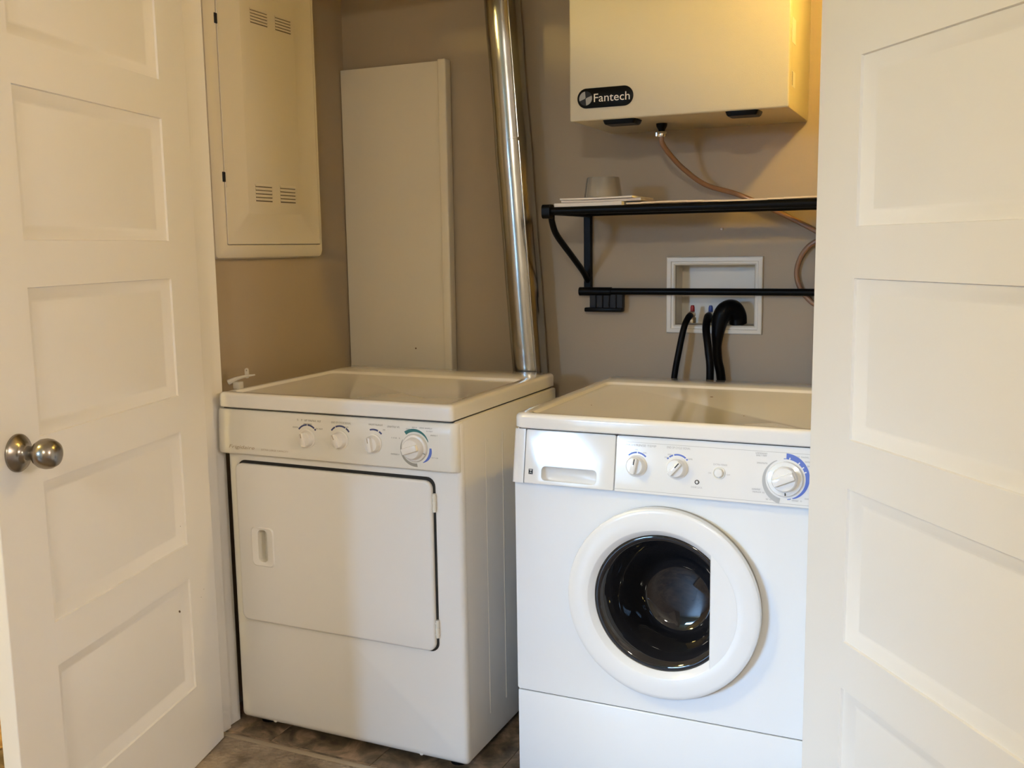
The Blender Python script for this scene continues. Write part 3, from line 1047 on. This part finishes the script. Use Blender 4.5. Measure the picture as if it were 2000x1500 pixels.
# ---------------------------------------------------------------- ventilation unit
FAN = empty('ventilation_unit', (-.649, 2.55, 1.5625), label='cream metal ventilation box with a black oval badge, hung on the back wall', cat='ventilator')
FX0, FX1, FY, FZ = -.9175, -.3815, 2.3855, 1.5625
FT = 2.06
mk('case', bx(FX0 + .002, FX1 - .002, FY + .022, BW - .0005, FZ + .001, FT, .004, 2), M_FAN, FAN, smooth=True)
COV = mk('front_cover', bx(FX0, FX1, FY, FY + .0215, FZ, FT + .002, .0045, 3), M_FAN, FAN, smooth=True)
bcx, bcz, bw_, bh_ = (-.8961 - .7514) / 2, 1.6165, .0723, .0240
bgm = BM()
loft(bgm, [[Vector((u, y, v)) for u, v in rrect(bcx - bw_ + i, bcx + bw_ - i, bcz - bh_ + i, bcz + bh_ - i, bh_ - i - .0002, 12)] for y, i in ((FY, 0), (FY - .0015, 0), (FY - .0022, .0012))])
BDG = mk('badge', bgm, M_BLACK, FAN, smooth=True, label='black oval maker badge')
dk = (bcx - .0500, bcz)
b = BM()
lathe(b, [(.0172, .0022), (.0172, .0026), (0, .0028)], 36, (dk[0], FY, dk[1]), (0, -1, 0))
mk('fan_disc', b, M_DKGREY, BDG)
for a in (-60, 120):
    mk('fan_blade', arc_band(BM(), dk, .0012, .0168, a - 50, a + 55, lambda u, v, d: Vector((u, FY - .0031 + d, v)), 0, .0003, 14), mat('dull_silver_print', (0.30, 0.28, 0.25), 0.5, metal=0.3), BDG)
mk('lettering', text_bm('Fantech', .0285, lambda u, v, d: Vector((bcx - .0285 + u, FY - .0026, bcz - .0100 + v)), .0925), M_PAPER, BDG, label='white lettering')
for x0, x1 in ((-.8330, -.7480), (-.5290, -.4515)):
    b = BM()
    lp = [[Vector((u, v, z)) for u, v in rrect(x0 + i, x1 - i, FY + .004 + i * .4, 2.452 - i, .006, 3)] for z, i in ((FZ + .0005, 0), (FZ - .008, .003), (FZ - .011, .006))]
    loft(b, lp)
    mk('latch', b, M_BLACK, FAN, smooth=True)
b = BM()
lathe(b, [(.0145, FZ + .0005), (.0140, FZ - .006), (.0085, FZ - .016), (.0085, FZ - .030)], 20, (-.7245, 2.5413, 0))
DN = mk('drain_spout', b, M_BLACK, FAN, smooth=True)
b = BM()
lathe(b, [(.0120, FZ - .020), (.0128, FZ - .022), (.0128, FZ - .031), (.0120, FZ - .033)], 20, (-.7245, 2.5413, 0))
box(b, -.7385, -.7340, 2.533, 2.548, FZ - .032, FZ - .021, .001, 1)
mk('hose_clamp', b, M_CHROME, DN, smooth=True)
for (y0, y1, z0, z1, m) in ((2.418, 2.470, 1.712, 1.768, M_PAPER), (2.428, 2.475, 1.615, 1.650, M_PAPER)):
    mk('sticker', bx(FX1 - .0022, FX1 - .0012, y0, y1, z0, z1), m, FAN)
mk('sticker', bx(FX1 - .0014, FX1 - .0009, 2.429, 2.440, 1.617, 1.648), M_INKT, FAN)

# drain tube of the ventilation unit
tb = BM()
tube(tb, [(-.7245, 2.5413, FZ - .0302), (-.7240, 2.545, FZ - .048), (-.7120, 2.565, 1.490), (-.6850, 2.610, 1.4520), (-.6340, 2.650, 1.4100), (-.5550, 2.690, 1.3830), (-.4494, 2.699, 1.3336), (-.3513, 2.700, 1.2814), (-.2750, 2.700, 1.2350),
          (-.2250, 2.700, 1.1750), (-.2400, 2.700, 1.1150), (-.2950, 2.700, 1.0780), (-.3570, 2.700, 1.0960), (-.3960, 2.700, 1.1450), (-.3990, 2.698, 1.1980), (-.3680, 2.690, 1.2480), (-.3100, 2.682, 1.2650), (-.2300, 2.672, 1.2300), (-.1750, 2.652, 1.12), (-.1650, 2.645, .80)], .0068, 12, 8)
tag(mk('drain_tube', tb, M_TUBE, None, smooth=True), 'amber flexible drain tube hanging below the ventilation box', 'tube')

# ---------------------------------------------------------------- laundry shelf
SHF = empty('laundry_shelf', (-.57, BW, 1.34), label='black metal wall shelf with a hanging bar below, over the washer', cat='shelf')
SX0, SX1, SY, SZ = -.9900, -.1150, 2.4090, 1.3450
b = BM()
tube(b, [(SX0, SY, SZ), (SX1, SY, SZ)], .0098, 14)
mk('front_rail', b, M_BLACK, SHF, smooth=True)
b = BM()
tube(b, [(SX0, 2.665, SZ), (SX1, 2.665, SZ)], .008, 12)
mk('rear_rail', b, M_BLACK, SHF, smooth=True)
for k in range(5):
    y = 2.448 + k * .045
    mk('slat', bx(SX0 + .004, SX1, y - .008, y + .008, SZ - .002, SZ + .006, .001, 1), M_BLACK, SHF)
for x in (SX0, SX1 - .02):
    b = BM()
    lp = rrect(2.392, 2.428, SZ - .019, SZ + .017, .011, 5)
    plate(b, lp, [], x - .010, x + .012, lambda u, v, d: Vector((d, u, v)))
    mk('rail_end', b, M_BLACK, SHF, smooth=True)
    mk('side_bar', bx(x + .001, x + .017, 2.425, BW - .004, SZ - .010, SZ + .008, .002, 1), M_BLACK, SHF)
    mk('wall_post', bx(x - .006, x + .017, BW - .016, BW - .0005, 1.118, SZ + .008, .003, 2), M_BLACK, SHF)
    b = BM()
    tube(b, [(x + .005, 2.424, SZ - .008), (x + .005, 2.430, SZ - .030), (x + .005, 2.462, SZ - .062), (x + .005, 2.56, SZ - .112), (x + .005, 2.66, SZ - .163), (x + .005, 2.697, SZ - .190)], .0085, 12, 6)
    mk('brace', b, M_BLACK, SHF, smooth=True)
    b = BM()
    lathe(b, [(.0042, 0), (.0040, .0015), (0, .003)], 12, (x + .006, BW - .0160, 1.166), (0, -1, 0))
    mk('screw', b, M_CHROME, SHF, smooth=True)
b = BM()
tube(b, [(SX0 - .008, 2.681, 1.1260), (SX1, 2.681, 1.1260)], .0095, 14)
HR = mk('hanging_bar', b, M_BLACK, SHF, smooth=True)
b = BM()
tube(b, [(SX0 - .014, 2.681, 1.1255), (SX0 + .082, 2.681, 1.1255)], .0122, 14)
mk('bar_sleeve', b, M_BLACK, HR, smooth=True)
b = BM()
for k in range(5):
    x = -.9720 + k * .0200
    box(b, x, x + .0190, 2.676, 2.694, 1.078, 1.1185, .002, 1)
CL = mk('clip_block', b, M_DKGREY, SHF, smooth=True)
b = bx(-.9860, -.8740, 2.668, 2.696, 1.0680, 1.0800, .003, 2)
mk('clip_lip', b, M_BLACK, CL, smooth=True)

# things on the shelf
card = BM()
n = 16
for i in range(n):
    x0, x1 = -.775 + .615 * i / n, -.775 + .615 * (i + 1) / n
    box(card, x0, x1 + .0001, 2.4010, 2.64, SZ + .0112 + .0012 * math.sin(i * .7), SZ + .0150 + .0012 * math.sin(i * .7))
tag(mk('cardboard_sheet', card, M_CARD), 'thin tan cardboard sheet lying along the black shelf', 'cardboard')


def sheet(name, x0, x1, y0, y1, z, h, m, rz, curl, label):
    bm = BM()
    nn = 10
    top, bot = [], []
    for i in range(nn + 1):
        t = i / nn
        x = x0 + (x1 - x0) * t
        dz = curl * (t ** 3) + curl * .5 * ((1 - t) ** 4)
        top.append([bm.verts.new((x, y, z + h + dz)) for y in (y0, y1)])
        bot.append([bm.verts.new((x, y, z + dz * .6)) for y in (y0, y1)])
    for i in range(nn):
        bm.faces.new((top[i][0], top[i + 1][0], top[i + 1][1], top[i][1]))
        bm.faces.new((bot[i][0], bot[i][1], bot[i + 1][1], bot[i + 1][0]))
        bm.faces.new((top[i][0], bot[i][0], bot[i + 1][0], top[i + 1][0]))
        bm.faces.new((top[i][1], top[i + 1][1], bot[i + 1][1], bot[i][1]))
    bm.faces.new((top[0][0], top[0][1], bot[0][1], bot[0][0]))
    bm.faces.new((top[-1][0], bot[-1][0], bot[-1][1], top[-1][1]))
    c = Vector(((x0 + x1) / 2, (y0 + y1) / 2, 0))
    bm.transform(Matrix.Translation(c) @ Matrix.Rotation(rz, 4, 'Z') @ Matrix.Translation(-c))
    return tag(mk(name, bm, m), label, 'booklet', 'booklets on the black shelf')


sheet('booklet', -.972, -.790, 2.412, 2.590, SZ + .0100, .0085, M_PAPER, 0, .001, 'thick pale booklet at the bottom of the pile on the shelf')
sheet('booklet', -.960, -.750, 2.425, 2.600, SZ + .0198, .0055, M_PAPER2, .05, .002, 'grey printed booklet in the middle of the pile on the shelf')
sheet('booklet', -.962, -.765, 2.430, 2.600, SZ + .0274, .0040, M_PAPER, -.03, .002, 'thin white leaflet on top of the pile, under the clear cup')
b = BM()
cz = SZ + .0330
lathe(b, [(.0500, 0), (.0515, .0015), (.0505, .003), (.0430, .0505), (.0420, .0525), (0, .0530), (0, .0515), (.0410, .0510), (.0417, .0500), (.0488, .003), (.0488, 0)], 40, (-.8690, 2.5000, cz), (0, 0, 1), caps=False)
tag(mk('plastic_cup', b, M_CUP, None, smooth=True), 'short clear cup turned upside down on the papers', 'cup')
b = BM()
lathe(b, [(.0036, 0), (.0036, .006), (.0020, .008), (0, .0084)], 12, (-.6020, BW - .0003, 1.2945), (0, -1, 0))
tag(mk('wall_anchor', b, M_PAPER, None, smooth=True), 'tiny white screw anchor in the back wall under the shelf', 'wall anchor')

# ---------------------------------------------------------------- washer outlet box
OB = empty('outlet_box', ((OX0 + OX1) / 2, BW, OZ0), label='white recessed washer outlet box with red and blue taps in the back wall', cat='outlet box')
fr = BM()
lp = []
for (ins, y) in ((0, BW - .0004), (0.0008, BW - .0065), (.003, BW - .0080), (.013, BW - .0085), (.0150, BW - .0060), (.0200, BW - .0060), (.0240, BW - .0035), (.0255, BW + .004), (.0256, BW + .068)):
    lp.append([Vector((x, y, z)) for x, z in ((-.7545 + ins, 1.0100 + ins * .92), (-.4900 - ins * .88, 1.0100 + ins * .92), (-.4900 - ins * .88, 1.2205 - ins * .92), (-.7545 + ins, 1.2205 - ins * .92))])
loft(fr, lp, cap0=False, cap1=True)
mk('box_shell', fr, M_BOX, OB)
for x, m, nm in ((-.6870, M_RED, 'hot_tap'), (-.6360, M_BLUE, 'cold_tap')):
    b = BM()
    lathe(b, [(.010, 0), (.0105, .004), (.0105, .016), (.007, .018), (.007, .030)], 16, (x, 2.7300, 1.0365))
    lathe(b, [(.0075, 0), (.0085, .002), (.0110, .004), (.0110, .020), (.0085, .022)], 16, (x, 2.7280, 1.0610), (0, -1, -.15))
    tp = mk(nm, b, M_BRASS, OB, smooth=True)
    b = BM()
    lathe(b, [(.0050, 1.0650), (.0062, 1.0690), (.0062, 1.0800), (.0045, 1.0860), (0, 1.0868)], 12, (x + .001, 2.727, 0))
    mk('tap_handle', b, m, tp, smooth=True, label='red tap handle' if m is M_RED else 'blue tap handle')


def hose(name, pts, r, label, m=M_RUBBER):
    b = BM()
    tube(b, pts, r, 14, 8)
    return tag(mk(name, b, m, None, smooth=True), label, 'hose', 'black hoses behind the washer')


hose('supply_hose', [(-.6872, 2.708, 1.0590), (-.6885, 2.690, 1.0540), (-.6940, 2.668, 1.030), (-.7040, 2.656, .970), (-.7180, 2.652, .880), (-.735, 2.650, .70), (-.72, 2.650, .45)], .0088, 'thin black supply hose on the red hot tap')
hose('supply_hose', [(-.6355, 2.708, 1.0585), (-.6350, 2.690, 1.0540), (-.6300, 2.655, 1.025), (-.6180, 2.634, .970), (-.6120, 2.630, .900), (-.622, 2.630, .70), (-.64, 2.630, .45)], .0105, 'black supply hose on the blue cold tap')
b = BM()
tube(b, [(-.5600, 2.7320, 1.0380), (-.5610, 2.7270, 1.0600), (-.5700, 2.7090, 1.0800), (-.5890, 2.6920, 1.0740), (-.6010, 2.6850, 1.0400), (-.6060, 2.6820, .990), (-.6030, 2.6810, .940), (-.5930, 2.6810, .885), (-.578, 2.682, .70), (-.57, 2.682, .45)],
     lambda t: .0240 if t < .38 else (.0240 - (t - .38) / .20 * .0115 if t < .58 else .0125), 16, 8)
tag(mk('drain_hose', b, M_RUBBER, None, smooth=True), 'thick black drain hose hooked into the outlet box', 'hose', 'black hoses behind the washer')

# ---------------------------------------------------------------- metal duct
DUCT = empty('metal_duct', (-1.112, 2.640, .42), label='shiny galvanised metal duct rising behind the dryer', cat='duct')
d0, d1 = Vector((-1.1444, 2.6400, .9016)), Vector((-1.2166, 2.6400, 1.9424))
dirv = (d1 - d0) / (d1.z - d0.z)


def dpt(z):
    return d0 + dirv * (z - d0.z)


def duct_part(name, z0, z1, r):
    b = BM()
    k = 24
    tube(b, [dpt(z0 + (z1 - z0) * i / k) for i in range(k + 1)], lambda t: r * (1 + .012 * math.sin(t * 17 + z0 * 9) + .008 * math.sin(t * 41)), 32)
    return mk(name, b, M_GALV, DUCT, smooth=True)


A = duct_part('duct_section', .42, 1.560, .0520)
Bq = duct_part('duct_section', 1.540, 2.438, .0508)
for z in (1.552,):
    b = BM()
    tube(b, [dpt(z), dpt(z + .003), dpt(z + .007)], lambda t: .0521 + .0008 * math.sin(PI * t), 32)
    mk('crimp_bead', b, M_GALV, DUCT, smooth=True)
for prt, z0, z1, r in ((A, .43, 1.55, .0522), (Bq, 1.56, 2.43, .0510)):
    b = BM()
    ang = math.radians(-62)
    off = Vector((math.cos(ang + .25), math.sin(ang + .25), 0)) * r
    tube(b, [dpt(z0) + off, dpt(z1) + off], .0022, 8)
    mk('seam', b, M_GALV, prt, smooth=True)

# ---------------------------------------------------------------- leaning board
BRD = empty('leaning_board', (-1.61, 2.69, 0), label='tall white laminate board standing in the corner behind the dryer', cat='board')
mk('panel', bx(-1.7960, -1.4440, 2.6860, 2.7020, .0005, 1.8060, .0012, 1), M_BOARD, BRD)
mk('edge_nosing', bx(-1.4440, -1.4170, 2.6680, 2.7040, .0005, 1.8075, .004, 3), M_BOARD, BRD, smooth=True)
b = BM()
lathe(b, [(.0028, 0), (.002, .0006), (0, .0008)], 8, (-1.553, 2.6860, .945), (0, -1, 0))
mk('speck', b, M_MARK, BRD)

# ---------------------------------------------------------------- breaker panel
BP = empty('breaker_panel', (LWX, 2.287, 1.2315), label='painted metal breaker panel with louvred vents on the left wall', cat='breaker panel')
PY0, PY1, PZ0, PZ1 = 2.0500, 2.5270, 1.2330, 2.0400


def YZp(y0, y1, z0, z1, r, x, n=5):
    return [Vector((x, u, v)) for u, v in rrect(y0, y1, z0, z1, r, n)]


b = BM()
e0 = LWX + .0003
lp = [YZp(PY0, PY1, PZ0, PZ1, .014, e0), YZp(PY0, PY1, PZ0, PZ1, .014, e0 + .010), YZp(PY0 + .004, PY1 - .004, PZ0 + .004, PZ1 - .004, .012, e0 + .020), YZp(PY0 + .014, PY1 - .010, PZ0 + .014, PZ1 - .014, .010, e0 + .027),
      YZp(PY0 + .034, PY1 - .018, PZ0 + .034, PZ1 - .034, .006, e0 + .0285), YZp(PY0 + .0405, PY1 - .0215, PZ0 + .037, PZ1 - .037, .004, e0 + .0285), YZp(PY0 + .0410, PY1 - .0220, PZ0 + .0375, PZ1 - .0375, .004, e0 + .0210)]
loft(b, lp)
mk('panel_frame', b, M_PANEL, BP, smooth=True, angle=30)
b = BM()
yd0, yd1, zd0, zd1 = PY0 + .0430, PY1 - .0235, PZ0 + .0395, PZ1 - .0390
rr_ = (2.1750, 2.4180, 1.3500, 1.9400)
lp = [YZp(yd0, yd1, zd0, zd1, .003, e0 + .0208), YZp(yd0, yd1, zd0, zd1, .003, e0 + .0290), YZp(yd0 + .0012, yd1 - .0012, zd0 + .0012, zd1 - .0012, .003, e0 + .0300),
      YZp(*rr_, .006, e0 + .0300), YZp(rr_[0] + .004, rr_[1] - .004, rr_[2] + .004, rr_[3] - .004, .005, e0 + .0325)]
loft(b, lp)
PDR = mk('panel_door', b, M_PANEL, BP, smooth=True, angle=30)
for (y0, y1, z0, z1) in ((2.2225, 2.2960, 1.8600, 1.9000), (2.3290, 2.4000, 1.8600, 1.9000), (2.2105, 2.2830, 1.3890, 1.4370), (2.3180, 2.3890, 1.3890, 1.4370)):
    vt = BM()
    nsl = 5
    for k in range(nsl):
        za = z0 + (z1 - z0) * k / nsl
        hgt = (z1 - z0) / nsl
        vs = [(e0 + .0326, y0, za + hgt * .95), (e0 + .0326, y1, za + hgt * .95), (e0 + .0350, y1, za + hgt * .30), (e0 + .0350, y0, za + hgt * .30), (e0 + .0326, y0, za + hgt * .22), (e0 + .0326, y1, za + hgt * .22)]
        v = [vt.verts.new(p) for p in vs]
        vt.faces.new((v[0], v[1], v[2], v[3]))
        vt.faces.new((v[3], v[2], v[5], v[4]))
        vt.faces.new((v[0], v[3], v[4]))
        vt.faces.new((v[1], v[5], v[2]))
    V_ = mk('louvre_vent', vt, M_PANEL, PDR)
    sl = BM()
    for k in range(nsl):
        za = z0 + (z1 - z0) * k / nsl
        hgt = (z1 - z0) / nsl
        dk_ = .16 if k else .34
        box(sl, e0 + .0322, e0 + .0328, y0 + .001, y1 - .001, za - hgt * .08, za + hgt * dk_)
    mk('vent_slots', sl, M_WOODDARK, V_)
for z in (1.846, 1.448):
    la_ = mk('latch', bx(e0 + .0200, e0 + .0310, yd0 - .0085, yd0 + .002, z - .014, z + .012, .001, 1), M_DKGREY, BP)
    mk('latch_tab', bx(e0 + .0300, e0 + .0318, yd0 + .003, yd0 + .0050, z - .028, z + .018), M_PANEL, la_)

# ---------------------------------------------------------------- plastic clip on the dryer
CLP = empty('plastic_clip', (-1.700, 2.02, .9005), label='small translucent white plastic clip on the front left corner of the dryer', cat='clip')
M_CLIP = mat('milky_plastic', (0.62, 0.58, 0.50), 0.3, trans=0.15)
b = BM()
box(b, -1.7110, -1.6900, 2.012, 2.030, .9013, .9200, .002, 2)
mk('clip_base', b, M_CLIP, CLP, smooth=True)
b = BM()
tube(b, [(-1.7230, 2.010, .9180), (-1.7050, 2.020, .9270), (-1.6850, 2.030, .9330), (-1.6600, 2.040, .9370)], lambda t: .0075 * (1 - .75 * t), 8, 4)
mk('clip_arm', b, M_CLIP, CLP, smooth=True)
b = BM()
hcirc = [(-1.6800 + .0022 * math.cos(k), .9485 + .0022 * math.sin(k)) for k in [2 * PI * i / 10 for i in range(10)]]
plate(b, rrect(-1.6860, -1.6740, .928, .9545, .0055, 5), [hcirc], 2.031, 2.034, lambda u, v, d: Vector((u, d, v)))
mk('clip_tab', b, M_CLIP, CLP)

# ---------------------------------------------------------------- rug
RUG = empty('floor_rug', (-1.32, 1.52, 0), label='beige woven rug on the floor in front of the dryer', cat='rug')
b = bx(-1.72, -.92, 1.12, 1.893, .0006, .0085, .002, 1)
mk('rug_pile', b, M_RUG, RUG)
for a in ((-1.72, -.92, 1.893, 1.912), (-1.72, -.92, 1.10, 1.12), (-1.738, -1.72, 1.10, 1.855), (-.92, -.902, 1.10, 1.912)):
    mk('binding', bx(*a, .0006, .0080, .003, 2), M_RUGEDGE, RUG, smooth=True)

# ---------------------------------------------------------------- lamps
BLX, BLY, BLZ = 0.0, 2.22, 1.98
LB = empty('closet_lamp', (BLX, BLY, CEIL), label='bare warm bulb on a cord at the right end of the closet', cat='lamp')
b = BM()
lathe(b, [(.045, CEIL - .0005), (.045, CEIL - .012), (.010, CEIL - .020)], 28, (BLX, BLY, 0))
mk('ceiling_rose', b, M_BOX, LB, smooth=True)
b = BM()
tube(b, [(BLX, BLY, CEIL - .02), (BLX, BLY, BLZ + .105)], .003, 8)
mk('cord', b, M_RUBBER, LB, smooth=True)
b = BM()
lathe(b, [(.006, BLZ + .105), (.018, BLZ + .095), (.018, BLZ + .055), (.013, BLZ + .052)], 20, (BLX, BLY, 0))
mk('lamp_holder', b, M_BOX, LB, smooth=True)
b = BM()
lathe(b, [(.012, BLZ + .050), (.014, BLZ + .042), (.028, BLZ + .012), (.030, BLZ), (.024, BLZ - .020), (.012, BLZ - .029), (0, BLZ - .031)], 20, (BLX, BLY, 0))
mk('bulb', b, M_BULB, LB, smooth=True)


def dome(x, y, m, label):
    L = empty('ceiling_lamp', (x, y, CEIL), label=label, cat='lamp', group='ceiling lamps of the room')
    b = BM()
    lathe(b, [(.17, CEIL - .0005), (.17, CEIL - .025), (.155, CEIL - .028)], 32, (x, y, 0))
    mk('lamp_base', b, M_NICKEL, L, smooth=True)
    b = BM()
    lathe(b, [(.155, CEIL - .0285), (.140, CEIL - .060), (.10, CEIL - .085), (.05, CEIL - .097), (0, CEIL - .10)], 24, (x, y, 0))
    mk('diffuser', b, m, L, smooth=True)


dome(.25, -1.9, M_LAMP, 'round warm ceiling lamp near the right door')
dome(-2.35, .25, M_LAMPHOT, 'round warm ceiling lamp left of the closet')
SCN = empty('added_fill_lamp', (RX1, .62, 1.62), label='added unseen fill lamp on the wall right of the closet', cat='lamp')  # unseen lamp put in to brighten the left door
mk('back_plate', bx(RX1 - .015, RX1 - .0005, .56, .68, 1.50, 1.74, .003, 2), M_NICKEL, SCN, smooth=True)
b = BM()
tube(b, [(RX1 - .015, .62, 1.60), (RX1 - .13, .62, 1.58)], .008, 10)
mk('arm', b, M_NICKEL, SCN, smooth=True)
b = BM()
lathe(b, [(0, 1.555), (.075, 1.56), (.085, 1.60), (.065, 1.74), (.055, 1.75), (0, 1.752)], 24, (RX1 - .15, .62, 0))
mk('shade', b, M_FILLW, SCN, smooth=True)
